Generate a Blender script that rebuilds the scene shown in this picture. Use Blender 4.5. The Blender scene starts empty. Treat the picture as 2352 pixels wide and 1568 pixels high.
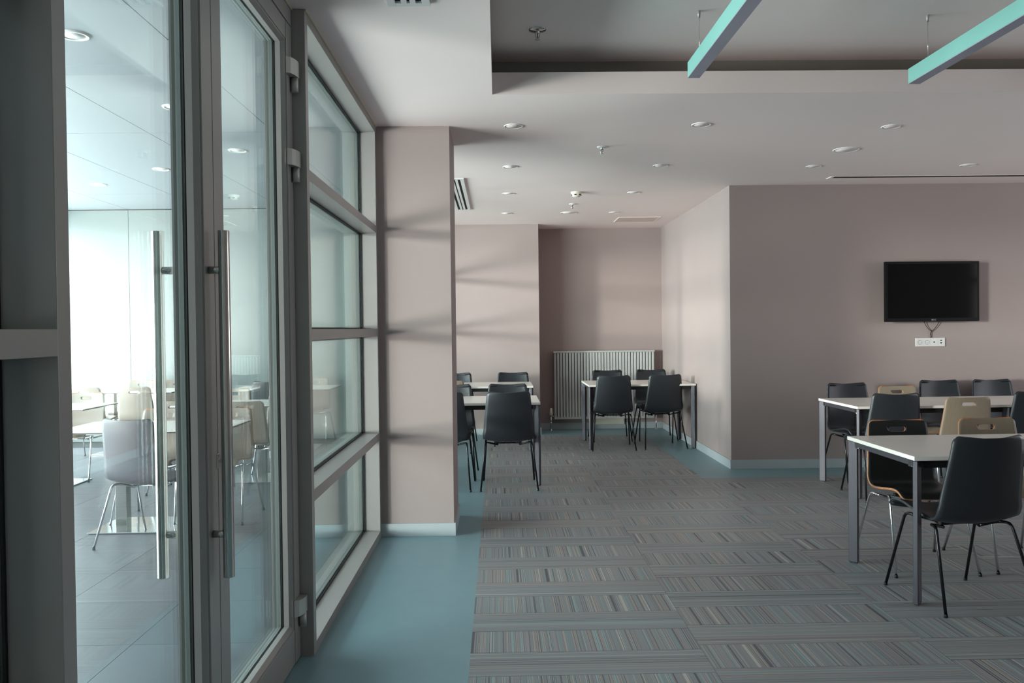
import bpy, bmesh, math, random
from mathutils import Vector, Matrix
random.seed(7)
S = bpy.context.scene
COL = S.collection
PI = math.pi

# ---------------------------------------------------------------- camera
F, PITCH, ROLL, YAW, EYE = 1920.67, .0154, .0117, .0161, 1.4053
cd = bpy.data.cameras.new('camera'); cam = bpy.data.objects.new('camera', cd); COL.objects.link(cam)
cd.sensor_fit = 'HORIZONTAL'; cd.sensor_width = 36.0; cd.lens = 36.0 * F / 2352.0
cd.clip_start = .05; cd.clip_end = 200
fw = Vector((math.sin(YAW) * math.cos(PITCH), math.cos(YAW) * math.cos(PITCH), -math.sin(PITCH)))
x0 = Vector((math.cos(YAW), -math.sin(YAW), 0)); u0 = x0.cross(fw)
rt = x0 * math.cos(ROLL) - u0 * math.sin(ROLL)
up = x0 * math.sin(ROLL) + u0 * math.cos(ROLL)
M = Matrix((rt, up, -fw)).transposed().to_4x4(); M.translation = (0, 0, EYE)
cam.matrix_world = M
S.camera = cam

# ---------------------------------------------------------------- light
S.view_settings.view_transform = 'Standard'; S.view_settings.look = 'None'
S.view_settings.gamma = 1.0; S.view_settings.use_curve_mapping = False
S.view_settings.exposure = 0.38
S.cycles.transparent_max_bounces = 40
S.cycles.max_bounces = 10; S.cycles.diffuse_bounces = 6; S.cycles.glossy_bounces = 5
S.cycles.caustics_reflective = False; S.cycles.caustics_refractive = False
S.cycles.sample_clamp_indirect = 6
W = bpy.data.worlds.new('sky'); S.world = W; W.use_nodes = True
W.node_tree.nodes['Background'].inputs[0].default_value = (.80, .90, 1.0, 1)
W.node_tree.nodes['Background'].inputs[1].default_value = 1.6

FX = -5.9                                    # plane of the assumed outside windows of the left hall
ASSUMED_WINDOWS = [(.45, 2.6), (2.7, 5.9), (6.0, 9.2), (9.3, 10.9)]  # unseen openings, assumed from the light; near end closed to shade the doors
WZ0, WZ1 = .05, 2.80
def area(name, loc, rot, sx, sy, power, color):
    l = bpy.data.lights.new(name, 'AREA'); l.shape = 'RECTANGLE'; l.size = sx; l.size_y = sy
    l.energy = power; l.color = color
    o = bpy.data.objects.new(name, l); COL.objects.link(o); o.location = loc; o.rotation_euler = rot
    return o
RAD = 43.0                                   # skylight, watts per square metre of assumed window opening
for (a, b) in ASSUMED_WINDOWS:  # area lamps added at the assumed hall windows
    area('added_daylight', (FX - .14, (a + b) / 2, (WZ0 + WZ1) / 2), (0, -PI / 2, 0), WZ1 - WZ0 - .1, b - a - .1,
         RAD * (b - a) * (WZ1 - WZ0), (1.0, .965, .99))
def aim(d):
    return Vector(d).normalized().to_track_quat('-Z', 'Y').to_euler()
# low hazy sun shining through the hall
sl_ = bpy.data.lights.new('sun', 'SUN'); sl_.energy = 2.6; sl_.angle = math.radians(5); sl_.color = (1, .83, .80)
so_ = bpy.data.objects.new('sun', sl_); COL.objects.link(so_); so_.rotation_euler = aim((.85, .53, -.065))
# window light added at the unseen end wall to brighten faces turned right
area('added_daylight', (7.66, 5.1, 1.72), (0, PI / 2, 0), 1.5, 2.9, 30, (.96, .97, 1.0))
# assumed outdoor glow, an unseen low lamp added to light the ceilings from below
area('assumed_ground_glow', (-13.5, -3.2, -.3), aim((.85, .53, .2)), 10, 1.6, 2100, (1, .735, .72))

# ---------------------------------------------------------------- materials
def lin(c):
    r = []
    for v in c:
        v = v / 255.0
        r.append(v / 12.92 if v <= .04045 else ((v + .055) / 1.055) ** 2.4)
    return tuple(r) + (1.0,)
def mat(name, rgb, rough=.5, metal=0.0, vary=.04, scale=6.0, bump=0.0, bscale=200.0, spec=.5, stretch=None, coat=0):
    m = bpy.data.materials.new(name); m.use_nodes = True; nt = m.node_tree; n = nt.nodes; b = n['Principled BSDF']
    c = lin(rgb)
    b.inputs['Roughness'].default_value = rough; b.inputs['Metallic'].default_value = metal
    b.inputs['Specular IOR Level'].default_value = spec
    b.inputs['Coat Weight'].default_value = coat
    tc = n.new('ShaderNodeTexCoord'); mp = n.new('ShaderNodeMapping')
    nt.links.new(tc.outputs['Object'], mp.inputs[0])
    if stretch: mp.inputs['Scale'].default_value = stretch
    nz = n.new('ShaderNodeTexNoise'); nz.inputs['Scale'].default_value = scale; nz.inputs['Detail'].default_value = 3
    nt.links.new(mp.outputs[0], nz.inputs['Vector'])
    rp = n.new('ShaderNodeValToRGB'); rp.color_ramp.elements[0].position = .3; rp.color_ramp.elements[1].position = .7
    rp.color_ramp.elements[0].color = tuple(v * (1 - vary) for v in c[:3]) + (1,)
    rp.color_ramp.elements[1].color = tuple(min(1, v * (1 + vary)) for v in c[:3]) + (1,)
    nt.links.new(nz.outputs['Fac'], rp.inputs[0]); nt.links.new(rp.outputs[0], b.inputs['Base Color'])
    if bump:
        n2 = n.new('ShaderNodeTexNoise'); n2.inputs['Scale'].default_value = bscale
        nt.links.new(mp.outputs[0], n2.inputs['Vector'])
        bp = n.new('ShaderNodeBump'); bp.inputs['Strength'].default_value = bump; bp.inputs['Distance'].default_value = .002
        nt.links.new(n2.outputs['Fac'], bp.inputs['Height']); nt.links.new(bp.outputs[0], b.inputs['Normal'])
    return m
def glass(name, tint):
    m = bpy.data.materials.new(name); m.use_nodes = True; nt = m.node_tree; n = nt.nodes; n.clear()
    out = n.new('ShaderNodeOutputMaterial'); mix = n.new('ShaderNodeMixShader')
    tr = n.new('ShaderNodeBsdfTransparent'); tr.inputs[0].default_value = tint + (1,)
    gl = n.new('ShaderNodeBsdfGlossy'); gl.inputs['Roughness'].default_value = 0.0; gl.inputs[0].default_value = (.95, 1, .99, 1)
    fr = n.new('ShaderNodeFresnel'); fr.inputs[0].default_value = 1.45
    geo = n.new('ShaderNodeNewGeometry')
    # the same reflectance from either side of the thin pane
    bf = n.new('ShaderNodeMix'); bf.data_type = 'FLOAT'; bf.inputs[2].default_value = 1.45; bf.inputs[3].default_value = 1 / 1.45
    nt.links.new(geo.outputs['Backfacing'], bf.inputs[0]); nt.links.new(bf.outputs[0], fr.inputs[0])
    nt.links.new(fr.outputs[0], mix.inputs[0]); nt.links.new(tr.outputs[0], mix.inputs[1]); nt.links.new(gl.outputs[0], mix.inputs[2])
    nt.links.new(mix.outputs[0], out.inputs[0])
    return m

m_wall = mat('mauve_paint', (163, 147, 144), .75, vary=.015, scale=1.5, bump=.15, bscale=350)
m_ceil = mat('ceiling_paint', (242, 225, 222), .85, vary=.01, scale=1.2, bump=.08, bscale=300)
m_upper = mat('upper_ceiling_paint', (238, 225, 222), .85, vary=.02, scale=1.0)
m_panel = mat('panel_paint', (214, 196, 186), .8, vary=.01)
m_cav = mat('tray_side_painted_shade', (150, 146, 140), .85, vary=.02)  # shade of the tray recess put into a darker grey
m_vinyl = mat('teal_vinyl', (122, 152, 160), .42, vary=.03, scale=9, bump=.05, bscale=400)
m_base = mat('baseboard_grey', (178, 184, 188), .45, vary=.02)
m_frame = mat('anodised_frame', (166, 161, 158), .42, .25, vary=.03, scale=4)
m_gasket = mat('black_rubber', (22, 24, 26), .6)
m_spacer = mat('aluminium_spacer', (150, 160, 158), .4, .6)
m_seal = mat('cream_sealant', (190, 182, 160), .7)
m_steel = mat('brushed_steel', (205, 203, 200), .14, 1.0, vary=.05, scale=30, stretch=(40, 40, 1))
m_hinge = mat('silver_hinge', (190, 186, 182), .45, .5)
m_white = mat('white_plastic', (225, 222, 220), .45)
m_lens = mat('lamp_lens', (212, 206, 205), .6)
m_dark = mat('dark_void', (14, 14, 15), .8)
m_top = mat('white_laminate', (242, 234, 227), .28, vary=.01, scale=3)
m_tleg = mat('table_leg_grey', (72, 69, 76), .45, .3)
m_black = mat('charcoal_plastic', (40, 43, 48), .38, vary=.05, scale=20, bump=.12, bscale=700)
m_greyp = mat('grey_plastic', (74, 72, 80), .45, vary=.03, scale=20, bump=.1, bscale=700)
m_bleg = mat('black_leg_metal', (48, 48, 52), .25, .8)
m_chrome = mat('chrome', (220, 220, 222), .12, 1.0)
m_tan = mat('tan_laminate', (146, 130, 112), .4, vary=.06, scale=5, stretch=(30, 30, 2))
m_beige = mat('beige_laminate', (138, 128, 119), .35, vary=.05, scale=5, stretch=(30, 30, 2))
m_blam = mat('black_laminate', (30, 31, 33), .4, vary=.05)
m_ply = mat('plywood_edge', (178, 120, 80), .55, vary=.18, scale=60, stretch=(1, 1, 6))
m_core = mat('dark_core', (40, 40, 46), .5)
m_tile = mat('slate_tile', (90, 90, 99), .38, vary=.06, scale=4, stretch=(1, 6, 1))
m_grout = mat('grout', (52, 54, 58), .8)
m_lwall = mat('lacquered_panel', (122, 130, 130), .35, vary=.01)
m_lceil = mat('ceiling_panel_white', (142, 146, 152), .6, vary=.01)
m_aqua = mat('aqua_enamel', (126, 180, 172), .5, vary=.02)
m_lilac = mat('lamp_diffuser_off', (150, 146, 160), .55)
m_tv = mat('tv_black', (9, 9, 10), .5, spec=.2)
m_screen = mat('tv_screen', (5, 5, 6), .07, spec=.3)
m_rad = mat('radiator_grey', (186, 186, 184), .5, vary=.02)
m_cream = mat('cream_plastic', (220, 213, 198), .5)
m_cable = mat('cable_black', (30, 28, 28), .6)
m_glass = glass('window_glass', (.930, .990, .979))

def stripes(name, axis):
    m = bpy.data.materials.new(name); m.use_nodes = True; nt = m.node_tree; n = nt.nodes; b = n['Principled BSDF']
    geo = n.new('ShaderNodeTexCoord'); oi = n.new('ShaderNodeObjectInfo')
    sep = n.new('ShaderNodeSeparateXYZ'); nt.links.new(geo.outputs['Object'], sep.inputs[0])
    ad = n.new('ShaderNodeMath'); ad.operation = 'MULTIPLY_ADD'; ad.inputs[1].default_value = 900.0
    nt.links.new(oi.outputs['Random'], ad.inputs[0]); nt.links.new(sep.outputs[axis], ad.inputs[2])
    nz = n.new('ShaderNodeTexNoise'); nz.noise_dimensions = '1D'; nz.inputs['Scale'].default_value = 24.0 if axis == 0 else 34.0
    nz.inputs['Detail'].default_value = 2.5; nz.inputs['Roughness'].default_value = .75
    nt.links.new(ad.outputs[0], nz.inputs['W'])
    rp = n.new('ShaderNodeValToRGB'); rp.color_ramp.interpolation = 'CONSTANT'
    cols = [(62, 62, 66), (108, 105, 108), (92, 112, 114), (120, 110, 112), (74, 76, 80), (132, 124, 116), (96, 96, 102), (112, 130, 132), (70, 72, 78), (142, 136, 132), (100, 100, 104)]
    pos = [0, .33, .39, .43, .47, .50, .53, .565, .60, .64, .70]
    e = rp.color_ramp.elements
    while len(e) < len(cols): e.new(.5)
    for k, el in enumerate(e):
        el.position = pos[k]
    for k, el in enumerate(rp.color_ramp.elements):
        el.color = lin(tuple(v * 1.30 for v in cols[k]))
    nt.links.new(nz.outputs['Fac'], rp.inputs[0])
    # faint per-plank shade
    mx = n.new('ShaderNodeMix'); mx.data_type = 'RGBA'; mx.inputs[0].default_value = .06; mx.inputs[7].default_value = lin((128, 130, 134))
    nt.links.new(rp.outputs[0], mx.inputs[6]); nt.links.new(mx.outputs[2], b.inputs['Base Color'])
    b.inputs['Roughness'].default_value = .46
    bp = n.new('ShaderNodeBump'); bp.inputs['Strength'].default_value = .12; bp.inputs['Distance'].default_value = .001
    nt.links.new(nz.outputs['Fac'], bp.inputs['Height']); nt.links.new(bp.outputs[0], b.inputs['Normal'])
    return m
m_cross = stripes('plank_cross_stripes', 0)
m_long = stripes('plank_long_stripes', 1)

# ---------------------------------------------------------------- mesh helpers
def box(bm, x0, x1, y0, y1, z0, z1, mi=0):
    v = [bm.verts.new((x, y, z)) for z in (z0, z1) for y in (y0, y1) for x in (x0, x1)]
    for q in ((0, 2, 3, 1), (4, 5, 7, 6), (0, 1, 5, 4), (2, 6, 7, 3), (0, 4, 6, 2), (1, 3, 7, 5)):
        f = bm.faces.new([v[i] for i in q]); f.material_index = mi
def bev(bm, w, seg=2):
    bmesh.ops.bevel(bm, geom=list(bm.edges), offset=w, segments=seg, profile=.6, affect='EDGES', clamp_overlap=True)
def tube(bm, pts, r, n=10, caps=True):
    pts = [Vector(p) for p in pts]; rings = []
    ref = None
    for i, p in enumerate(pts):
        d = (pts[min(i + 1, len(pts) - 1)] - pts[max(i - 1, 0)]).normalized()
        if ref is None:
            ref = d.orthogonal().normalized()
        a = (ref - d * ref.dot(d)).normalized(); ref = a; b = d.cross(a)
        rings.append([bm.verts.new(p + (a * math.cos(2 * PI * k / n) + b * math.sin(2 * PI * k / n)) * r) for k in range(n)])
    for A, B in zip(rings, rings[1:]):
        for k in range(n):
            f = bm.faces.new((A[k], A[(k + 1) % n], B[(k + 1) % n], B[k])); f.smooth = True
    if caps:
        bm.faces.new(list(reversed(rings[0]))); bm.faces.new(rings[-1])
def lathe(bm, prof, n=28, c=(0, 0, 0), smooth=True):
    rings = []
    for r, z in prof:
        if r < 1e-6: rings.append([bm.verts.new((c[0], c[1], c[2] + z))])
        else: rings.append([bm.verts.new((c[0] + r * math.cos(2 * PI * k / n), c[1] + r * math.sin(2 * PI * k / n), c[2] + z)) for k in range(n)])
    for A, B in zip(rings, rings[1:]):
        for k in range(n):
            a, b_, c_, d = A[k % len(A)], A[(k + 1) % len(A)], B[(k + 1) % len(B)], B[k % len(B)]
            vs = []
            for v in (a, b_, c_, d):
                if v not in vs: vs.append(v)
            if len(vs) > 2:
                f = bm.faces.new(vs); f.smooth = smooth
def fillet(pts, r, n=5):
    pts = [Vector(p) for p in pts]; out = [pts[0]]
    for a, b, c in zip(pts, pts[1:], pts[2:]):
        u = (a - b); v = (c - b); rr = min(r, u.length * .45, v.length * .45)
        p, q = b + u.normalized() * rr, b + v.normalized() * rr
        for k in range(n + 1):
            t = k / n; out.append(p * (1 - t) ** 2 + b * 2 * t * (1 - t) + q * t * t)
    return out + [pts[-1]]
def mesh(name, bm, mats, recalc=True):
    if recalc: bmesh.ops.recalc_face_normals(bm, faces=list(bm.faces))
    me = bpy.data.meshes.new(name); bm.to_mesh(me); bm.free()
    for m in (mats if isinstance(mats, (list, tuple)) else [mats]): me.materials.append(m)
    return me
def link(name, data, parent=None, loc=None, rotz=0):
    o = bpy.data.objects.new(name, data); COL.objects.link(o)
    if parent is not None: o.parent = parent
    if loc is not None: o.location = loc
    if rotz: o.rotation_euler = (0, 0, rotz)
    return o
def obj(name, bm, m, parent=None, loc=None, rotz=0):
    return link(name, mesh(name, bm, m), parent, loc, rotz)
def boxes(name, bs, m, parent=None, w=0, loc=None):
    bm = bmesh.new()
    for b in bs: box(bm, *b)
    if w: bev(bm, w)
    return obj(name, bm, m, parent, loc)
def tag(o, label, cat, group=None, kind=None):
    o['label'] = label; o['category'] = cat
    if group: o['group'] = group
    if kind: o['kind'] = kind
    return o
def thing(name, label, cat, loc=(0, 0, 0), rotz=0, group=None, kind=None):
    return tag(link(name, None, None, loc, rotz), label, cat, group, kind)
def struct(name, label, cat, bs, m, w=0):
    return tag(boxes(name, bs, m, None, w), label, cat, None, 'structure')

# ---------------------------------------------------------------- the rooms
H = 2.781
XG = -.813            # inner face of the glazed partition
PX, PY0, PY1 = -.318, 5.69, 6.30
XR, YR = 2.275, 8.17  # aisle wall / wall with the television
YB, YB2, XB = 11.06, 11.60, .541
FL = -.012             # floor level of the left hall
YL = 11.02            # far wall of the left hall
HH = 3.02            # ceiling of the left hall

floor = struct('floor', 'smooth teal vinyl floor of the dining room around the striped planks', 'floor',
               [(-.90, 7.6, -3.1, YR + .1, -.1, 0), (-.95, XR + .1, YR + .1, YB2 + .2, -.1, 0)], m_vinyl)
# striped vinyl planks, each a piece of its own
pl = {}
for kk, (mm) in enumerate((m_cross, m_long)):
    bm = bmesh.new(); box(bm, 0, 1.003, 0, .2475, 0, .002); pl[kk] = mesh('floor_plank', bm, mm)
cols = [(-.137, 3.608, 10.85), (.868, 3.401, 10.85), (1.873, 3.69, 7.70), (2.878, 3.47, 7.70), (3.883, 3.60, 7.70), (4.888, 3.42, 7.70)]
for (cx, top, ymax) in cols:
    y = top - 1.25; k = 0
    while y + .25 <= ymax + .12:
        link('floor_plank', pl[(k + 1) % 2], floor, (cx, y, 0)); y += .25; k += 1

# ceilings
RX0, RX1, RY0, RY1 = -.02, 6.2, -2.2, 4.94
struct('ceiling', 'pale grey plaster ceiling of the dining room around the raised tray', 'ceiling',
       [(-.98, RX0, -3.1, RY1, H, H + .13), (RX1, 7.6, -3.1, RY1, H, H + .13), (RX0, RX1, -3.1, RY0, H, H + .13),
        (-.98, 7.6, RY1, YR + .1, H, H + .13), (-.98, XR + .15, YR + .1, YB2 + .2, H, H + .13)], m_ceil)
cavity = [(-.5, 6.6, -2.6, 5.40, 3.05, 3.12)]
struct('ceiling_tray', 'raised ceiling field above the two aqua light bars', 'ceiling', cavity, m_upper)
struct('trim_1', 'upright sides of the raised ceiling tray with shade painted in', 'trim',
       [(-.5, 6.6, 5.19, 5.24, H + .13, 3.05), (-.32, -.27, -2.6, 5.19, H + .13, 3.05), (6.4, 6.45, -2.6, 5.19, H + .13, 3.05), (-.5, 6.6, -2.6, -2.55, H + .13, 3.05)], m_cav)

# walls
struct('pillar', 'square mauve plaster pillar at the end of the glazed partition', 'pillar', [(-.97, PX, PY0, PY1, 0, H)], m_wall)
struct('wall_back', 'mauve wall piece behind the tables beside the pillar', 'wall', [(-.97, XB, YB, YB2 + .12, 0, H)], m_wall)
struct('wall_alcove', 'mauve recessed wall behind the grey radiator', 'wall', [(XB, XR, YB2, YB2 + .12, 0, H)], m_wall)
struct('wall_aisle', 'brightly lit mauve side wall of the passage with the radiator', 'wall', [(XR, XR + .12, YR + .12, YB2 + .12, 0, H)], m_wall)
struct('wall_right', 'mauve wall carrying the television', 'wall', [(XR, 7.6, YR, YR + .12, 0, H)], m_wall)
struct('wall_east', 'mauve end wall with an added window band right of the tables', 'wall',
       [(7.5, 7.62, -3.1, 3.6, 0, H), (7.5, 7.62, 6.6, YR + .12, 0, H), (7.5, 7.62, 3.6, 6.6, 0, .95), (7.5, 7.62, 3.6, 6.6, 2.5, H), (7.5, 7.62, 5.05, 5.15, .95, 2.5), (7.5, 7.62, 3.6, 6.6, 2.02, 2.09)], m_wall)  # unseen window opening, added for the light from the right
struct('wall_rear', 'mauve wall behind the viewer', 'wall', [(-.97, 7.62, -3.22, -3.1, 0, H)], m_wall)
# baseboards
BH = .088
struct('baseboard_pillar', 'pale grey baseboard round the foot of the pillar', 'baseboard',
       [(XG, PX + .012, PY0 - .012, PY0, 0, BH), (PX, PX + .012, PY0, PY1, 0, BH)], m_base, .0015)
struct('baseboard_back', 'pale grey baseboard of the wall piece beside the pillar', 'baseboard',
       [(-.8, XB + .012, YB - .012, YB, 0, BH), (XB, XB + .012, YB, YB2, 0, BH)], m_base, .0015)
struct('baseboard_alcove', 'pale grey baseboard under the radiator', 'baseboard', [(XB + .012, XR, YB2 - .012, YB2, 0, BH)], m_base, .0015)
struct('baseboard_aisle', 'pale grey baseboard of the bright passage wall', 'baseboard', [(XR - .012, XR, YR - .012, YB2 - .012, 0, BH)], m_base, .0015)
struct('baseboard_right', 'pale grey baseboard below the television wall', 'baseboard', [(XR, 7.5, YR - .012, YR, 0, BH)], m_base, .0015)

# left hall behind the glass
lf = struct('floor_hall', 'grey slate tiled floor of the bright hall behind the glass', 'floor', [(FX - .1, -.90, -4.0, YL + .1, FL - .1, FL - .006)], m_grout)
bm = bmesh.new(); box(bm, 0, .602, 0, .600, -.006, 0); tl = mesh('floor_tile', bm, m_tile)
tile2 = [tl]
for dd in (-5, 6):
    c = (90 + dd, 90 + dd, 99 + dd)
    bm = bmesh.new(); box(bm, 0, .602, 0, .600, -.006, 0)
    tile2.append(mesh('floor_tile', bm, mat('slate_tile_shade', c, .38, vary=.06, scale=4, stretch=(1, 6, 1))))
for i in range(10):
    for j in range(15):
        link('floor_tile', random.choice(tile2), lf, (-1.685 + .605 - .605 * (i + 1), 3.812 - .603 * 4 + .603 * j, FL))
struct('trim_2', 'flat metal threshold strip under the glass doors', 'trim', [(-1.03, -.878, 1.60, 3.61, FL - .004, .003), (-1.03, -.90, -3, 1.6, FL - .02, -.001), (-1.03, -.90, 3.61, YL, FL - .02, -.001)], m_frame)
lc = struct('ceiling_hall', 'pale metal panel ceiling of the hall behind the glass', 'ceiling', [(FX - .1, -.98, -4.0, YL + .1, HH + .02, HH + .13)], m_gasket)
bm = bmesh.new(); box(bm, 0, .999, 0, 2.990, 0, .02); cp = mesh('ceiling_panel', bm, m_lceil)
for i in range(5):
    for j in range(5):
        link('ceiling_panel', cp, lc, (-1.803 + 1.005 - 1.005 * (i + 1) + .003, 6.83 - 9 + 3 * j + .003, HH))
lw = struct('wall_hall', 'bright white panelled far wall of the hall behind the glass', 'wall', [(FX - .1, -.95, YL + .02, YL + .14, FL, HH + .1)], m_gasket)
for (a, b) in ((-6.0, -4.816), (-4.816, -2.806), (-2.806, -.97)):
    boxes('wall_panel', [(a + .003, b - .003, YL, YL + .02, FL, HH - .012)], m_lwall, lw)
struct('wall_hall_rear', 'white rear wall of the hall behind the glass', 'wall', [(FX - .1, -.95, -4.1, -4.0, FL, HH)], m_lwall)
bs = [(FX - .1, FX, -4.0, YL + .1, FL, WZ0), (FX - .1, FX, -4.0, YL + .1, WZ1, HH + .1)]
edges = [-4.0] + [v for w in ASSUMED_WINDOWS for v in w] + [YL + .1]
for a, b in zip(edges[0::2], edges[1::2]): bs.append((FX - .1, FX, a, b, WZ0, WZ1))
# upstand of the partition above the dining room ceiling
struct('trim_5', 'grey upstand over the glazed partition on the hall side', 'trim', [(-1.0, -.9, -3.1, YL, H - .001, HH + .02)], m_frame)
struct('wall_facade', 'white outside wall of the hall with a row of assumed windows', 'wall', bs, m_lwall)
struct('wall_partition_end', 'wall piece closing the gap behind the far hall wall', 'wall', [(-.97, -.83, YL, YB + .1, 0, H)], m_wall)

# ---------------------------------------------------------------- glazed partition
def pane_set(parent, y0, y1, z0, z1, x=-.936):
    """one insulating glass unit: two panes, spacer and gasket"""
    for xx in (x + .010, x - .010):
        boxes('glass_pane', [(xx - .003, xx + .003, y0, y1, z0, z1)], m_glass, parent)
    t = .012
    boxes('spacer', [(x - .006, x + .006, y0, y0 + t, z0, z1), (x - .006, x + .006, y1 - t, y1, z0, z1),
                     (x - .006, x + .006, y0 + t, y1 - t, z0, z0 + t), (x - .006, x + .006, y0 + t, y1 - t, z1 - t, z1)], m_spacer, parent)
    g = .007
    bs = []
    for xa, xb in ((x + .0135, x + .020), (x - .020, x - .0135)):
        bs += [(xa, xb, y0, y0 + g, z0, z1), (xa, xb, y1 - g, y1, z0, z1), (xa, xb, y0 + g, y1 - g, z0, z0 + g), (xa, xb, y0 + g, y1 - g, z1 - g, z1)]
    boxes('gasket', bs, m_gasket, parent)
TR = [(0, .047), (.66, .712), (1.364, 1.414), (2.058, 2.106), (2.735, H)]
def window(name, label, posts, outer=-.99):
    t = thing(name, label, 'window', (0, 0, 0), 0, None, 'structure')
    for (a, b) in posts:
        boxes('window_post', [(outer, XG, a, b, 0, H - .001)], m_frame, t, .0015)
    for (a, b), (c, d) in zip(posts, posts[1:]):
        for k, (z0, z1) in enumerate(TR):
            boxes('window_sill' if k == 0 else ('window_head' if k == 4 else 'transom'), [(outer, XG, b, c, z0, min(z1, H - .001))], m_frame, t, .001)
        for (p, q), (r, s) in zip(TR, TR[1:]):
            pane_set(t, b, c, q, r)
    boxes('sealant', [(XG, XG + .006, posts[0][0], posts[-1][1], H - .007, H - .0005)], m_seal, t)
    return t
window('window_1', 'four light glazed partition bay between the hinged door and the pillar', [(3.61, 3.66), (5.645, PY0)])
window('window_2', 'glazed partition bay nearest the viewer with one transom in view', [(-3.1, -3.05), (-.6, -.55), (1.556, 1.604)])
window('window_3', 'glazed partition bays beyond the pillar beside the tables', [(PY1, 6.35), (8.45, 8.50), (10.97, YL)])

DX0, DX1 = -.965, -.870        # door leaf, outer and inner face
def leaf(name, label, y0, y1):
    t = thing(name, label, 'door', (0, 0, 0), 0, None, 'structure')
    zb, zt = .006, 2.700
    for (a, b) in ((y0, y0 + .088), (y1 - .088, y1)):
        boxes('door_stile', [(DX0, DX1, a, b, zb, zt)], m_frame, t, .002)
    boxes('bottom_rail', [(DX0, DX1 - .002, y0 + .09, y1 - .09, zb, .150)], m_frame, t, .002)
    boxes('top_rail', [(DX0, DX1 - .002, y0 + .09, y1 - .09, 2.625, zt)], m_frame, t, .002)
    # glazing bead, sloping from the stile face down to the glass
    a, b, c, d = y0 + .088, y1 - .088, .150, 2.625
    bm = bmesh.new(); w = .018
    def ring(x, e): return [bm.verts.new(v) for v in ((x, a + e, c + e), (x, b - e, c + e), (x, b - e, d - e), (x, a + e, d - e))]
    R = [ring(DX1 - .006, 0), ring(DX1 - .006, .007), ring(DX1 - .022, w), ring(-.913, w), ring(-.913, 0)]
    for A, B in zip(R, R[1:] + R[:1]):
        for k in range(4): bm.faces.new((A[k], A[(k + 1) % 4], B[(k + 1) % 4], B[k]))
    obj('glazing_bead', bm, m_frame, t)
    pane_set(t, a + .004, b - .004, c + .004, d - .004, x=-.933)
    return t
d1 = leaf('door_1', 'glass door leaf with the long steel pull handles', 1.608, 2.588)
d2 = leaf('door_2', 'glass door leaf hinged beside the dark mullion', 2.593, 3.606)
struct('trim_3', 'grey door head between the glass doors and the ceiling', 'trim', [(DX0, DX1, 1.604, 3.61, 2.705, H - .001)], m_frame, .001)
struct('trim_4', 'cream sealant line over the glass doors', 'trim', [(DX1, DX1 + .006, 1.604, 3.61, H - .007, H - .0005)], m_seal)
# back to back pull handles on the left leaf
def pull(sx, xf, xt):
    h = link('door_handle', None, d1, (0, 2.535, 0))
    bm = bmesh.new(); tube(bm, [(xt, 0, .665), (xt, 0, .6665), (xt, 0, 1.7085), (xt, 0, 1.71)], .0172, 24)
    obj('handle_bar', bm, m_steel, h)
    for z in (.795, 1.592):
        bm = bmesh.new(); tube(bm, [(xf, 0, z), (xt, 0, z)], .0115, 16)
        obj('standoff', bm, m_steel, h)
pull(1, DX1, -.824); pull(-1, DX0, -1.022)
boxes('strike_plate', [(DX1 - .002, DX1 + .002, 2.575, 2.60, .985, 1.03)], m_steel, d2, .001)
bm = bmesh.new(); lathe(bm, [(0, -.004), (.009, -.004), (.009, .012), (0, .014)], 16)
bmesh.ops.rotate(bm, verts=bm.verts, cent=(0, 0, 0), matrix=Matrix.Rotation(PI / 2, 3, 'Y'))
obj('lock_cylinder', bm, m_steel, d2, (DX1, 2.625, 1.005))
# hinges: a curved leaf over a knuckle
for zc in (2.48, 2.10, .205):
    hg = link('door_hinge', None, d2, (0, 0, zc))
    bm = bmesh.new()
    P = [(-.868, 3.50), (-.852, 3.515), (-.842, 3.54), (-.836, 3.575), (-.836, 3.598), (-.868, 3.598)]
    lo = [bm.verts.new((x, y, .0)) for x, y in P]; hi = [bm.verts.new((x, y, .067)) for x, y in P]
    bm.faces.new(list(reversed(lo))); bm.faces.new(hi)
    for k in range(len(P)): bm.faces.new((lo[k], lo[(k + 1) % len(P)], hi[(k + 1) % len(P)], hi[k]))
    obj('hinge_leaf', bm, m_hinge, hg)
    bm = bmesh.new(); tube(bm, [(-.8525, 3.582, -.062), (-.8525, 3.582, -.001)], .0155, 20); obj('hinge_knuckle', bm, m_hinge, hg)

# ---------------------------------------------------------------- ceiling fittings
def disc(name, r, x, y, z, label, cat, group=None, lens=None):
    t = thing(name, label, cat, (x, y, z), 0, group)
    bm = bmesh.new(); lathe(bm, [(r * .86, -.002), (r * .89, -.005), (r * .95, -.0055), (r, -.003), (r, 0)], 36); obj('rim', bm, m_white, t)
    bm = bmesh.new(); lathe(bm, [(0, -.0035), (r * .88, -.0032), (r * .88, 0)], 36); obj('lens', bm, lens or m_ceil, t)
    return t
row = {5.70: 'nearest the light bars', 7.13: 'second from the light bars', 8.54: 'third from the light bars', 10.0: 'nearest the back wall'}
column = {.12: 'leftmost column', 1.40: 'second column from left', 2.75: 'third column from left', 4.10: 'rightmost column'}
for x in (.12, 1.40, 2.75, 4.10):
    for y in (5.70, 7.13, 8.54, 10.0):
        if x > 2 and y > 8: continue
        if x == 4.10 and y < 6: continue
        disc('downlight', .066, x, y + (.1 if x > 2 else 0), H, 'white round downlight, %s, %s' % (column[x], row[y]), 'downlight', 'round downlights in the dining room ceiling')
disc('ceiling_speaker', .101, 2.75, 6.55, H, 'large round white ceiling speaker between downlights before the television wall', 'speaker')
disc('ceiling_speaker', .101, .859, 9.99, H, 'large flat round ceiling speaker near the radiator alcove', 'speaker')
t = thing('smoke_detector', 'cream domed smoke detector on the passage ceiling', 'detector', (.808, 8.49, H))
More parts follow.
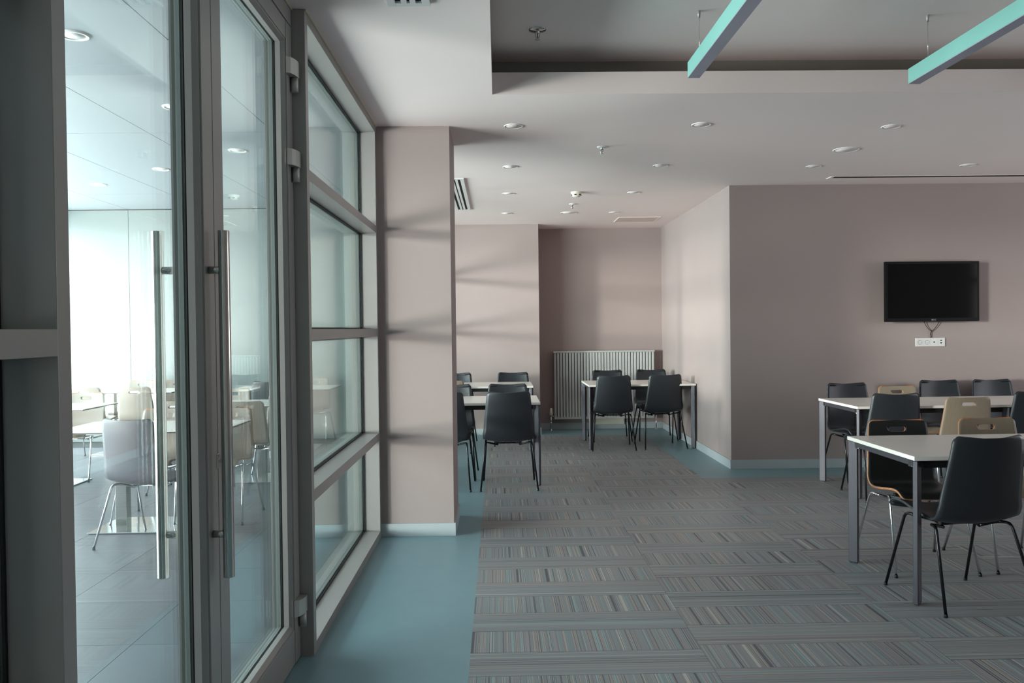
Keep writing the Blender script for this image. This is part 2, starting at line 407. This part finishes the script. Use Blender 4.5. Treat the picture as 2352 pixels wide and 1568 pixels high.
bm = bmesh.new(); lathe(bm, [(.058, 0), (.058, -.014), (.050, -.018)], 28); obj('detector_base', bm, m_cream, t)
bm = bmesh.new(); lathe(bm, [(.050, -.018), (.049, -.034), (.036, -.046), (.018, -.052), (0, -.053)], 28); obj('detector_dome', bm, m_cream, t)
bm = bmesh.new(); box(bm, .044, .0505, -.012, .012, -.036, -.026); vm = mesh('detector_vent', bm, m_dark)
for k in range(6): link('detector_vent', vm, t, None, k * PI / 3 + .2)
def sprinkler(x, y, z, label, s=1.0):
    t = thing('sprinkler', label, 'sprinkler', (x, y, z), 0, None)
    bm = bmesh.new(); lathe(bm, [(.040 * s, 0), (.038 * s, -.005), (.018 * s, -.008), (.011, -.009)], 24); obj('escutcheon', bm, m_steel if s > 1 else m_white, t)
    bm = bmesh.new(); lathe(bm, [(.011, -.006), (.011, -.020), (.007, -.022), (0, -.022)], 14); obj('sprinkler_body', bm, m_steel, t)
    bm = bmesh.new()
    for sx in (-1, 1): tube(bm, fillet([(sx * .008, 0, -.018), (sx * .013, 0, -.034), (sx * .004, 0, -.052)], .01, 3), .0028, 8)
    obj('frame_arms', bm, m_steel, t)
    bm = bmesh.new(); tube(bm, [(0, 0, -.022), (0, 0, -.048)], .0022, 8); obj('glass_bulb', bm, m_gasket, t)
    bm = bmesh.new(); lathe(bm, [(0, -.051), (.014, -.052), (.014, -.054), (0, -.055)], 16); obj('deflector', bm, m_steel, t)
sprinkler(.235, 4.63, 3.05, 'chrome sprinkler head in the raised ceiling tray', 1.2)
sprinkler(.806, 6.38, H, 'small sprinkler head in the lower ceiling between two downlights')
sprinkler(.839, 9.29, H, 'small sprinkler head beyond the smoke detector')
struct_panel = tag(boxes('access_panel', [(1.53, 2.035, 10.45, 10.9, H - .004, H)], m_panel, None, .0015), 'square ceiling access panel before the radiator', 'panel')
boxes('panel_frame', [(1.52, 1.53, 10.44, 10.91, H - .005, H), (2.035, 2.045, 10.44, 10.91, H - .005, H), (1.53, 2.035, 10.44, 10.45, H - .005, H), (1.53, 2.035, 10.9, 10.91, H - .005, H)], m_ceil, struct_panel)
def slot_vent(x0, x1, y0, y1, label, n=3):
    t = thing('slot_vent', label, 'vent', (0, 0, 0))
    boxes('vent_backing', [(x0 + .004, x1 - .004, y0 + .004, y1 - .004, H - .003, H - .001)], m_dark, t)
    bx = .034; w = (x1 - x0 - 2 * bx); p = w / n
    boxes('vent_frame', [(x0, x0 + bx, y0, y1, H - .012, H), (x1 - bx, x1, y0, y1, H - .012, H), (x0 + bx, x1 - bx, y0, y0 + bx, H - .012, H), (x0 + bx, x1 - bx, y1 - bx, y1, H - .012, H)], m_white, t, .001)
    for k in range(n - 1):
        xm = x0 + bx + p * (k + 1)
        boxes('vent_blade', [(xm - .0115, xm + .0115, y0 + bx, y1 - bx, H - .012, H - .002)], m_white, t)
    return t
slot_vent(-.475, -.300, 7.63, 9.64, 'white slot vent with dark slots in the ceiling behind the pillar')
slot_vent(-.449, -.270, 1.55, 3.557, 'white slot vent at the top edge near the glass doors')
t = thing('linear_diffuser', 'long dark linear slot diffuser before the television wall', 'diffuser', (0, 0, 0))
boxes('diffuser_slot', [(3.13, 7.0, 7.732, 7.80, H - .0025, H - .001)], m_dark, t)
boxes('diffuser_frame', [(3.10, 3.13, 7.72, 7.845, H - .006, H), (3.13, 7.0, 7.72, 7.732, H - .003, H), (3.13, 7.0, 7.80, 7.845, H - .003, H)], m_ceil, t)

# light bars on wires
def bar(x, z0, yend, ywire, label):
    t = thing('light_bar', label, 'pendant lamp', (x, 0, 0), 0, None)
    y0 = -1.6
    boxes('bar_body', [(-.0325, .0325, y0, yend, z0 + .004, z0 + .083)], m_aqua, t, .0008)
    boxes('bar_diffuser', [(-.0318, .0318, y0 + .003, yend - .001, z0, z0 + .006)], m_lilac, t)
    for yy in (ywire, 1.4, -1.4):
        bm = bmesh.new(); tube(bm, [(0, yy, z0 + .08), (0, yy, 3.03)], .0011, 6); obj('hanging_wire', bm, m_steel, t)
        bm = bmesh.new(); lathe(bm, [(0, -.034), (.007, -.034), (.009, -.010), (.009, 0)], 14, (0, yy, 3.05)); obj('wire_anchor', bm, m_hinge, t)
bar(1.066, 2.740, 4.50, 4.371, 'aqua linear light bar hanging left of the other')
bar(2.310, 2.728, 4.60, 4.45, 'aqua linear light bar hanging at the right edge')

# hall downlights
for i, (x, y, w) in enumerate([(-2.30, 6.05, 'second from the front in the first row'), (-2.30, 7.51, 'third in the first row'), (-2.276, 4.585, 'nearest, at the edge of the near post'),
                 (-3.31, 8.34, 'alone in the second row'), (-4.31, 9.155, 'deepest, near the white wall')]):
    t = thing('downlight', 'white recessed downlight in the hall ceiling, %s' % w, 'downlight', (x, y, HH), 0, 'downlights in the hall ceiling')
    bm = bmesh.new(); lathe(bm, [(.060, -.003), (.066, -.008), (.078, -.008), (.084, 0)], 32); obj('rim', bm, m_white, t)
    bm = bmesh.new(); lathe(bm, [(0, -.004), (.062, -.003), (.062, 0)], 28); obj('lens', bm, m_white, t)

# ---------------------------------------------------------------- radiator alcove
t = thing('radiator', 'tall grey column radiator with vertical slats in the alcove', 'radiator', (0, 11.5, 0))
boxes('radiator_core', [(.77, 2.13, .03, .05, .20, 1.05)], m_gasket, t)
bm = bmesh.new(); box(bm, -.0158, .0158, -.02, .03, .175, 1.065); bev(bm, .004, 1); sl = mesh('radiator_slat', bm, m_rad)
for k in range(34): link('radiator_slat', sl, t, (.775 + k * 1.35 / 33, 0, 0))
boxes('top_cover', [(.745, 2.148, -.028, .062, 1.065, 1.088)], m_rad, t, .003)
boxes('bottom_rail', [(.758, 2.135, -.018, .052, .15, .180)], m_rad, t, .003)
boxes('sticker', [(.757, .80, -.0292, -.028, 1.068, 1.078)], m_white, t)
for (x, y) in ((.85, .06), (2.05, .06)): boxes('wall_bracket', [(x, x + .03, .05, .098, .3, .9)], m_rad, t)
v = link('radiator_valve', None, t, (.712, 0, 0))
bm = bmesh.new(); lathe(bm, [(0, .305), (.015, .304), (.019, .30), (.019, .255), (.023, .25), (.023, .215), (.014, .20)], 18); obj('valve_head', bm, m_cream, v)
bm = bmesh.new(); tube(bm, [(0, 0, .20), (0, 0, .0)], .008, 10); tube(bm, [(0, 0, .19), (.05, 0, .19)], .009, 10)
lathe(bm, [(.009, .115), (.014, .112), (.014, .09), (.009, .088)], 12); lathe(bm, [(.022, 0), (.020, .008), (.008, .010)], 14); obj('valve_pipe', bm, m_chrome, v)
v = link('radiator_valve', None, t, (2.165, 0, 0))
bm = bmesh.new(); tube(bm, [(0, 0, .17), (0, 0, .0)], .008, 10); tube(bm, [(-.03, 0, .165), (0, 0, .165)], .009, 10)
lathe(bm, [(.022, 0), (.020, .008), (.008, .010)], 14); lathe(bm, [(.008, .165), (.011, .17), (.009, .19), (0, .192)], 12); obj('valve_pipe', bm, m_chrome, v)
bm = bmesh.new(); lathe(bm, [(.013, .01), (.013, .085), (.008, .09)], 14, (.018, .01, 0)); obj('pipe_sleeve', bm, m_white, v)
tag(boxes('cover_plate', [(1.335, 1.735, YB2 - .026, YB2 - .0125, .062, .150)], m_cream, None, .003), 'cream rectangular cover box on the wall under the radiator', 'cover')

# ---------------------------------------------------------------- television
t = thing('television', 'black flat screen television mounted on the mauve wall', 'television', (4.222, YR - .085, 1.7185), math.radians(1.5))
bm = bmesh.new(); box(bm, -.4655, .4655, -.022, .018, -.292, .292); bev(bm, .004); obj('tv_cabinet', bm, m_tv, t)
boxes('tv_screen', [(-.442, .442, -.0235, -.0215, -.258, .268)], m_screen, t)
boxes('tv_backbox', [(-.30, .30, .018, .045, -.2, .15)], m_tv, t, .006)
boxes('wall_bracket', [(-.2, .2, .045, .078, -.1, .1)], m_gasket, t)
def text(body, size, m, parent, loc, name):
    cu = bpy.data.curves.new(name, 'FONT'); cu.body = body; cu.size = size; cu.extrude = .0003; cu.align_x = 'CENTER'; cu.align_y = 'CENTER'
    o = bpy.data.objects.new(name, cu); COL.objects.link(o)
    dg = bpy.context.evaluated_depsgraph_get(); me = bpy.data.meshes.new_from_object(o.evaluated_get(dg))
    bpy.data.objects.remove(o); me.materials.clear(); me.materials.append(m)
    o = link(name, me, parent, loc); o.rotation_euler = (PI / 2, 0, 0)
    return o
text('LG', .020, m_hinge, t, (.020, -.0226, -.275), 'logo_letters')
bm = bmesh.new(); lathe(bm, [(.0045, 0), (.008, 0), (.008, .0006), (.0045, .0006), (.0045, 0)], 20)
bmesh.ops.rotate(bm, verts=bm.verts, cent=(0, 0, 0), matrix=Matrix.Rotation(PI / 2, 3, 'X')); obj('logo_emblem', bm, m_hinge, t, (-.004, -.0222, -.275))
bm = bmesh.new(); tube(bm, fillet([(4.165, YR - .03, 1.47), (4.19, YR - .02, 1.40), (4.235, YR - .015, 1.345), (4.262, YR - .012, 1.333)], .05, 5), .0032, 8)
tube(bm, fillet([(4.345, YR - .03, 1.47), (4.32, YR - .02, 1.40), (4.285, YR - .014, 1.35), (4.262, YR - .012, 1.333)], .05, 5), .0032, 8)
tube(bm, fillet([(4.262, YR - .012, 1.333), (4.245, YR - .014, 1.305), (4.258, YR - .010, 1.28), (4.252, YR - .008, 1.268)], .02, 4), .0042, 8)
tag(obj('television_cable', bm, m_cable), 'black cable looping from the television down to the socket strip', 'cable')
t = thing('socket_strip', 'white four gang wall socket strip below the television', 'socket', (4.249, YR, 1.224))
bm = bmesh.new(); box(bm, -.146, .146, -.011, 0, -.042, .042); bev(bm, .004); obj('socket_plate', bm, m_white, t)
for x in (-.105, -.034):
    s = link('socket_outlet', None, t, (x, -.011, 0))
    bm = bmesh.new(); lathe(bm, [(.024, .0015), (.021, .002), (.019, -.0004), (0, -.0004)], 24); bmesh.ops.rotate(bm, verts=bm.verts, cent=(0, 0, 0), matrix=Matrix.Rotation(PI / 2, 3, 'X'))
    obj('socket_well', bm, m_base, s)
    boxes('socket_pin_hole', [(-.011, -.007, -.0012, 0, -.002, .002), (.007, .011, -.0012, 0, -.002, .002), (-.003, .003, -.0014, 0, .015, .019), (-.003, .003, -.0014, 0, -.019, -.015)], m_dark, s)
boxes('antenna_jack', [(.030, .042, -.013, -.0105, -.006, .006)], m_dark, t, .001)
for xs in (-.070, .002, .073): boxes('module_seam', [(xs - .0006, xs + .0006, -.0118, -.0108, -.03, .03)], m_base, t)
boxes('data_port', [(.098, .114, -.0125, -.0105, .012, .022), (.098, .114, -.0125, -.0105, -.014, -.002)], m_dark, t)

# ---------------------------------------------------------------- tables
def table_mesh(w, d):
    r = {}
    bm = bmesh.new(); box(bm, -w / 2, w / 2, -d / 2, d / 2, .724, .745); bev(bm, .0012, 1); r['top'] = mesh('table_top', bm, m_top)
    i = .035
    bm = bmesh.new(); box(bm, -w / 2 + .06, w / 2 - .06, -.011, .011, .684, .722); r['lrail'] = mesh('long_rail', bm, m_gasket)
    bm = bmesh.new(); box(bm, -.011, .011, -d / 2 + .06, d / 2 - .06, .690, .722); r['srail'] = mesh('end_rail', bm, m_tleg)
    for k, (sx, sy) in enumerate(((-1, -1), (1, -1), (1, 1), (-1, 1))):
        bm = bmesh.new(); box(bm, -.027, .027, -.0125, .0125, .006, .722); bev(bm, .003, 1)
        bmesh.ops.rotate(bm, verts=bm.verts, cent=(0, 0, 0), matrix=Matrix.Rotation(PI / 4 if sx * sy > 0 else -PI / 4, 3, 'Z'))
        r['leg%d' % k] = mesh('leg', bm, m_tleg)
    bm = bmesh.new(); box(bm, -.02, .02, -.009, .009, 0, .007); r['glide'] = mesh('glide', bm, m_gasket)
    bm = bmesh.new(); box(bm, -.015, .015, -.02, .02, .682, .722); bev(bm, .002, 1); r['bracket'] = mesh('corner_bracket', bm, m_steel)
    return r
TM = {}
def table(x0, x1, y0, y1, label, group='white dining tables'):
    w, d = round(x1 - x0, 3), round(y1 - y0, 3)
    if (w, d) not in TM: TM[(w, d)] = table_mesh(w, d)
    r = TM[(w, d)]
    t = thing('dining_table', label, 'table', ((x0 + x1) / 2, (y0 + y1) / 2, .002), 0, group)
    link('table_top', r['top'], t)
    for sy in (-1, 1): link('long_rail', r['lrail'], t, (0, sy * (d / 2 - .035), 0))
    for sx in (-1, 1): link('end_rail', r['srail'], t, (sx * (w / 2 - .03), 0, 0))
    for k, (sx, sy) in enumerate(((-1, -1), (1, -1), (1, 1), (-1, 1))):
        l = link('leg', r['leg%d' % k], t, (sx * (w / 2 - .026), sy * (d / 2 - .026), 0))
        link('glide', r['glide'], l, (0, 0, 0), PI / 4 if sx * sy > 0 else -PI / 4)
        link('corner_bracket', r['bracket'], t, (sx * (w / 2 - .034), sy * (d / 2 - .085), 0))
    return t
table(2.055, 3.305, 4.105, 4.905, 'white dining table nearest the viewer at the right edge')
table(2.872, 4.120, 6.655, 7.470, 'white dining table left of its joined twin, before the television wall')
table(4.123, 5.371, 6.655, 7.470, 'white dining table under the television, cut by the right edge', )
table(1.028, 2.262, 9.565, 10.395, 'white dining table standing against the bright passage wall')
table(-.765, .365, 7.415, 8.215, 'white dining table just behind the pillar')
table(-.765, .390, 9.545, 10.345, 'white dining table farthest behind the pillar, against the back wall')

def hall_mesh():
    r = {}
    bm = bmesh.new(); box(bm, -.60, .60, -.35, .35, .729, .735); bev(bm, .001, 1); r['top'] = mesh('table_top', bm, m_top)
    bm = bmesh.new(); box(bm, -.598, .598, -.348, .348, .721, .729); r['core'] = mesh('top_core', bm, m_core)
    bm = bmesh.new(); box(bm, -.04, .04, -.04, .04, .010, .715); bev(bm, .002, 1); r['column'] = mesh('column', bm, m_steel)
    bm = bmesh.new(); box(bm, -.385, .385, -.25, .25, .002, .012); bev(bm, .002, 1); r['base'] = mesh('base_plate', bm, m_chrome)
    bm = bmesh.new(); box(bm, -.30, .30, -.20, .20, .713, .721); r['plate'] = mesh('top_plate', bm, m_gasket)
    return r
HM = hall_mesh()
def hall_table(cx, cy, label):
    t = thing('pedestal_table', label, 'table', (cx, cy, FL), 0, 'white pedestal tables in the hall')
    link('table_top', HM['top'], t); c = link('top_core', HM['core'], t); link('top_plate', HM['plate'], t); link('base_plate', HM['base'], t)
    for sx in (-.24, .24): link('column', HM['column'], t, (sx, 0, 0))
hall_table(-2.53, 6.17, 'white pedestal table nearest the glass doors, grey chair at it')
hall_table(-2.53, 8.08, 'white pedestal table second from the viewer in the hall row by the glass')
hall_table(-2.58, 10.20, 'white pedestal table by the far hall wall in the row by the glass')
hall_table(-4.35, 7.93, 'white pedestal table in the left hall row, nearer of two')
hall_table(-4.36, 10.00, 'white pedestal table in the left hall row, farther of two')

# ---------------------------------------------------------------- chairs
def shell_mesh(name, prof, width, dish_b, dish_s, thick, mats, corner=.035, top_dip=0.0, slot=None, wave=0):
    """prof: (y,z) from the top of the back to the front of the seat; width: half width along it"""
    NS, NT = 44, 16
    P = [Vector((0, y, z)) for y, z in prof]
    # smooth resample (Catmull-Rom)
    dense = []
    for i in range(len(P) - 1):
        p0, p1, p2, p3 = P[max(i - 1, 0)], P[i], P[i + 1], P[min(i + 2, len(P) - 1)]
        for k in range(24):
            t = k / 24
            dense.append(.5 * ((2 * p1) + (p2 - p0) * t + (2 * p0 - 5 * p1 + 4 * p2 - p3) * t * t + (3 * p1 - p0 - 3 * p2 + p3) * t ** 3))
    dense.append(P[-1])
    L = [0]
    for a, b in zip(dense, dense[1:]): L.append(L[-1] + (b - a).length)
    tot = L[-1]
    def at(s):
        for i in range(len(L) - 1):
            if L[i + 1] >= s: 
                f = (s - L[i]) / max(1e-9, L[i + 1] - L[i]); return dense[i].lerp(dense[i + 1], f)
        return dense[-1]
    ss = []
    for i in range(NS + 1):
        f = i / NS
        ss.append(tot * (f if True else f))
    # extra rows close to both ends so the corners round off
    ss = sorted(set(ss + [corner * v for v in (.04, .12, .25, .45, .7, 1)] + [tot - corner * v for v in (.04, .12, .25, .45, .7, 1)]))
    rows = []
    for s in ss:
        c = at(s); d = (at(min(tot, s + .004)) - at(max(0, s - .004))).normalized()
        nrm = Vector((0, -d.z, d.y))               # toward the sitter
        if nrm.y < 0 and nrm.z < 0: nrm = -nrm
        f = s / tot
        w = width(f)
        for e in (s, tot - s):
            if e < corner: w = w - corner + math.sqrt(max(0, corner ** 2 - (corner - e) ** 2))
        k = dish_b * max(0, min(1, (.62 - f) / .25)) + dish_s * max(0, min(1, (f - .42) / .25))
        r = []
        for j in range(NT + 1):
            t = -1 + 2 * j / NT
            p = c + nrm * (k * t * t)
            p.x = w * t
            if f < .25: p.z += top_dip * t * t * (1 - f / .25)
            r.append(p)
        rows.append(r)
    bm = bmesh.new()
    # normals by differences
    def nor(i, j):
        a = rows[min(i + 1, len(rows) - 1)][j] - rows[max(i - 1, 0)][j]
        b = rows[i][min(j + 1, NT)] - rows[i][max(j - 1, 0)]
        n = b.cross(a)
        return n.normalized() if n.length > 1e-9 else Vector((0, 1, 0))
    A = [[bm.verts.new(rows[i][j] + nor(i, j) * thick / 2) for j in range(NT + 1)] for i in range(len(rows))]
    B = [[bm.verts.new(rows[i][j] - nor(i, j) * thick / 2) for j in range(NT + 1)] for i in range(len(rows))]
    n = len(rows)
    for i in range(n - 1):
        for j in range(NT):
            f = bm.faces.new((A[i][j], A[i][j + 1], A[i + 1][j + 1], A[i + 1][j])); f.smooth = True
            f = bm.faces.new((B[i][j], B[i + 1][j], B[i + 1][j + 1], B[i][j + 1])); f.smooth = True
    def rim(a, b, c, d):
        f = bm.faces.new((a, b, c, d)); f.material_index = 1
    for i in range(n - 1):
        rim(A[i][0], A[i + 1][0], B[i + 1][0], B[i][0]); rim(A[i][NT], B[i][NT], B[i + 1][NT], A[i + 1][NT])
    for j in range(NT):
        rim(A[0][j], B[0][j], B[0][j + 1], A[0][j + 1]); rim(A[n - 1][j], A[n - 1][j + 1], B[n - 1][j + 1], B[n - 1][j])
    me = mesh(name, bm, mats)
    if slot:
        zc, hw, hh = slot
        o = link('tmp_shell', me)
        bm = bmesh.new(); pts = []
        for k in range(9): a = -PI / 2 + PI * k / 8; pts.append((hw - hh + hh * math.cos(a), zc + hh * math.sin(a)))
        for k in range(9): a = PI / 2 + PI * k / 8; pts.append((-hw + hh + hh * math.cos(a), zc + hh * math.sin(a)))
        lo = [bm.verts.new((x, -.6, z)) for x, z in pts]; hi = [bm.verts.new((x, 0.0, z)) for x, z in pts]
        bm.faces.new(lo); bm.faces.new(list(reversed(hi)))
        for k in range(len(pts)): bm.faces.new((lo[k], hi[k], hi[(k + 1) % len(pts)], lo[(k + 1) % len(pts)]))
        for f in bm.faces: f.material_index = 1
        c = link('tmp_cutter', mesh('cutter', bm, mats))
        md = o.modifiers.new('cut', 'BOOLEAN'); md.object = c; md.operation = 'DIFFERENCE'; md.solver = 'EXACT'
        dg = bpy.context.evaluated_depsgraph_get(); me2 = bpy.data.meshes.new_from_object(o.evaluated_get(dg)); me2.name = name
        bpy.data.objects.remove(o); bpy.data.objects.remove(c); me = me2
    return me
# one-piece plastic shell
PROF_P = [(-.262, .850), (-.250, .76), (-.222, .62), (-.196, .50), (-.168, .436), (-.105, .410), (0, .418), (.10, .438), (.18, .447), (.222, .436), (.238, .415)]
def wid_p(f): return .186 + .036 * min(1, f / .42) + (.004 if f > .42 else 0) - .012 * max(0, (f - .75) / .25)
# moulded plywood shell with a hand slot
PROF_W = [(-.228, .818), (-.212, .70), (-.190, .58), (-.176, .50), (-.150, .452), (-.10, .434), (0, .438), (.10, .452), (.18, .458), (.222, .446), (.238, .425)]
def wid_w(f): return .176 + .030 * min(1, f / .42) - .006 * max(0, (f - .75) / .25)
SHELL = {
 'black': shell_mesh('seat_shell', PROF_P, wid_p, .034, .034, .0105, [m_black, m_black], .028, .003),
 'grey': shell_mesh('seat_shell', PROF_P, wid_p, .034, .034, .0105, [m_greyp, m_greyp], .028, .003),
 'tan': shell_mesh('seat_shell', PROF_W, wid_w, .014, .012, .011, [m_tan, m_ply], .03, 0, (.765, .052, .0155)),
 'beige': shell_mesh('seat_shell', PROF_W, wid_w, .014, .012, .011, [m_beige, m_ply], .03, 0, (.765, .052, .0155)),
 'darkwood': shell_mesh('seat_shell', PROF_W, wid_w, .014, .012, .011, [m_blam, m_ply], .03, 0, (.765, .052, .0155)),
}
def leg_mesh(front, m):
    bm = bmesh.new(); s = 1 if front else -1
    tx, fx = .205, (.235 if front else .248)
    zt = .424 if front else .404
    # right hand side leg; the left one is mirrored
    top = [(.10, s * .03, zt - .030), (tx - .015, s * .055, zt - .006), (tx, s * .125, zt - .002), (fx, s * .258, .006)]
    tube(bm, fillet(top, .035, 5), .0078, 12)
    a = mesh('leg', bm, m)
    b = a.copy(); b.transform(Matrix.Scale(-1, 4, (1, 0, 0))); b.flip_normals()
    return a, b
def bars_mesh(m):
    bm = bmesh.new()
    for sx in (-1, 1): tube(bm, [(sx * .10, -.034, .373), (sx * .10, .034, .395)], .0078, 10)
    tube(bm, [(-.10, 0, .384), (.10, 0, .384)], .007, 10)
    return mesh('seat_frame', bm, m)
bm = bmesh.new(); lathe(bm, [(0, 0), (.0095, 0), (.0095, .012), (.0078, .016)], 12); CAP = mesh('foot_cap', bm, m_gasket)
bm = bmesh.new(); box(bm, -.025, .025, -.014, .014, .384, .412); bev(bm, .004, 1); PAD = mesh('mount_pad', bm, m_gasket)
KIT = {}
for nm, m in (('black', m_bleg), ('chrome', m_chrome)):
    fr, fl_ = leg_mesh(True, m); rr, rl = leg_mesh(False, m)
    KIT[nm] = (fr, fl_, rr, rl, bars_mesh(m))
def chair(kind, x, y, deg, label, group, z=0.0):
    t = thing('dining_chair', label, 'chair', (x, y, z), math.radians(deg), group)
    link('seat_shell', SHELL[kind], t)
    fr, fl_, rr, rl, fb = KIT['black' if kind == 'black' else 'chrome']
    for me, px, py in ((fr, .235, .258), (fl_, -.235, .258), (rr, .248, -.258), (rl, -.248, -.258)):
        l = link('leg', me, t); link('foot_cap', CAP, l, (px, py, 0))
    link('seat_frame', fb, t)
    for px in (-.09, .09): link('mount_pad', PAD, t, (px, -.02, 0))
    return t
G1 = 'charcoal plastic chairs in the dining room'; G2 = 'plywood chairs with a hand slot in the dining room'; G3 = 'plywood chairs in the hall'
Z = .002
chair('black', 2.335, 4.225, 7, 'black plastic chair nearest the viewer, before the front right table', G1, Z)
chair('darkwood', 2.42, 4.83, 180, 'black laminate chair with orange plywood edge and hand slot at the front right table', G2, Z)
chair('tan', 3.00, 4.87, 182, 'tan plywood chair facing the viewer across the front right table', G2, Z)
chair('black', 3.13, 6.775, 0, 'charcoal chair with its back turned at the left end of the television wall tables', G1, Z)
chair('tan', 3.70, 6.75, 0, 'tan plywood chair with its back turned, slot showing white table', G2, Z)
chair('black', 4.28, 6.77, -3, 'charcoal chair with its back turned, cut off by the right edge', G1, Z)
chair('black', 3.27, 7.54, 184, 'charcoal chair farthest left behind the television wall tables', G1, Z)
chair('tan', 3.755, 7.61, 180, 'tan plywood chair behind the television wall tables, only its slotted top showing', G2, Z)
chair('black', 4.255, 7.79, 180, 'charcoal chair against the television wall, left of two side by side', G1, Z)
chair('black', 4.775, 7.79, 181, 'charcoal chair against the television wall, right of two side by side', G1, Z)
chair('black', .08, 7.46, 0, 'charcoal chair seen fully from behind at the table beside the pillar', G1, Z)
chair('black', -.485, 7.46, -4, 'charcoal chair half hidden by the pillar at the nearer table', G1, Z)
chair('black', .085, 8.03, 180, 'charcoal chair across the nearer pillar table, above the foremost chair back', G1, Z)
chair('black', -.465, 8.03, 180, 'charcoal chair across the nearer pillar table, partly behind the pillar', G1, Z)
chair('black', .175, 10.21, 180, 'charcoal chair against the back wall at the farther pillar table', G1, Z)
chair('black', -.535, 10.22, 180, 'charcoal chair against the back wall, partly behind the pillar', G1, Z)
chair('tan', -.575, 9.66, 0, 'tan plywood chair mostly hidden by the pillar at the farther table', G2, Z)
chair('black', 1.31, 9.71, -2, 'charcoal chair before the radiator table, left of the near pair', G1, Z)
chair('black', 1.88, 9.77, 6, 'charcoal chair before the radiator table, right of the near pair', G1, Z)
chair('black', 1.39, 10.47, 180, 'charcoal chair between table and radiator, left of the far pair', G1, Z)
chair('black', 1.955, 10.49, 180, 'charcoal chair between table and radiator, right of the far pair', G1, Z)
# hall
chair('grey', -2.37, 5.70, -13, 'grey plastic chair turned aside, nearest behind the glass doors', 'grey chair in the hall', FL)
chair('beige', -2.63, 6.42, 180, 'beige plywood chair facing the viewer across the nearest hall table, behind the left handle', G3, FL)
chair('beige', -2.13, 6.40, 180, 'beige plywood chair across the nearest hall table, seen right of the inner handle', G3, FL)
chair('beige', -2.83, 7.56, 0, 'beige plywood chair with its back turned at the second hall table, left', G3, FL)
chair('beige', -2.20, 7.42, 0, 'beige plywood chair with its back turned at the second hall table, right', G3, FL)
chair('beige', -2.80, 8.64, 180, 'beige plywood chair facing the viewer across the second hall table, left', G3, FL)
chair('beige', -2.21, 8.52, 180, 'beige plywood chair facing the viewer across the second hall table, right', G3, FL)
chair('beige', -4.16, 8.28, 180, 'white lit plywood chair facing the viewer at the left hall row, nearer table', G3, FL)
chair('beige', -4.02, 9.49, 0, 'beige plywood chair with its back turned, right of two at the left hall row', G3, FL)
chair('beige', -4.575, 9.50, 0, 'beige plywood chair with its back turned, beside the near post in the hall', G3, FL)
chair('beige', -4.46, 10.32, 180, 'pale plywood chair against the far hall wall, left of the outer handle', G3, FL)
chair('beige', -4.015, 10.32, 180, 'pale plywood chair against the far hall wall, right of the outer handle', G3, FL)
chair('beige', -2.34, 10.44, 180, 'pale plywood chair by the far hall wall, seen through the partition bay', G3, FL)
chair('black', -2.59, 9.70, 0, 'dark chair with its back turned at the far hall table by the glass', 'dark chair in the hall', FL)
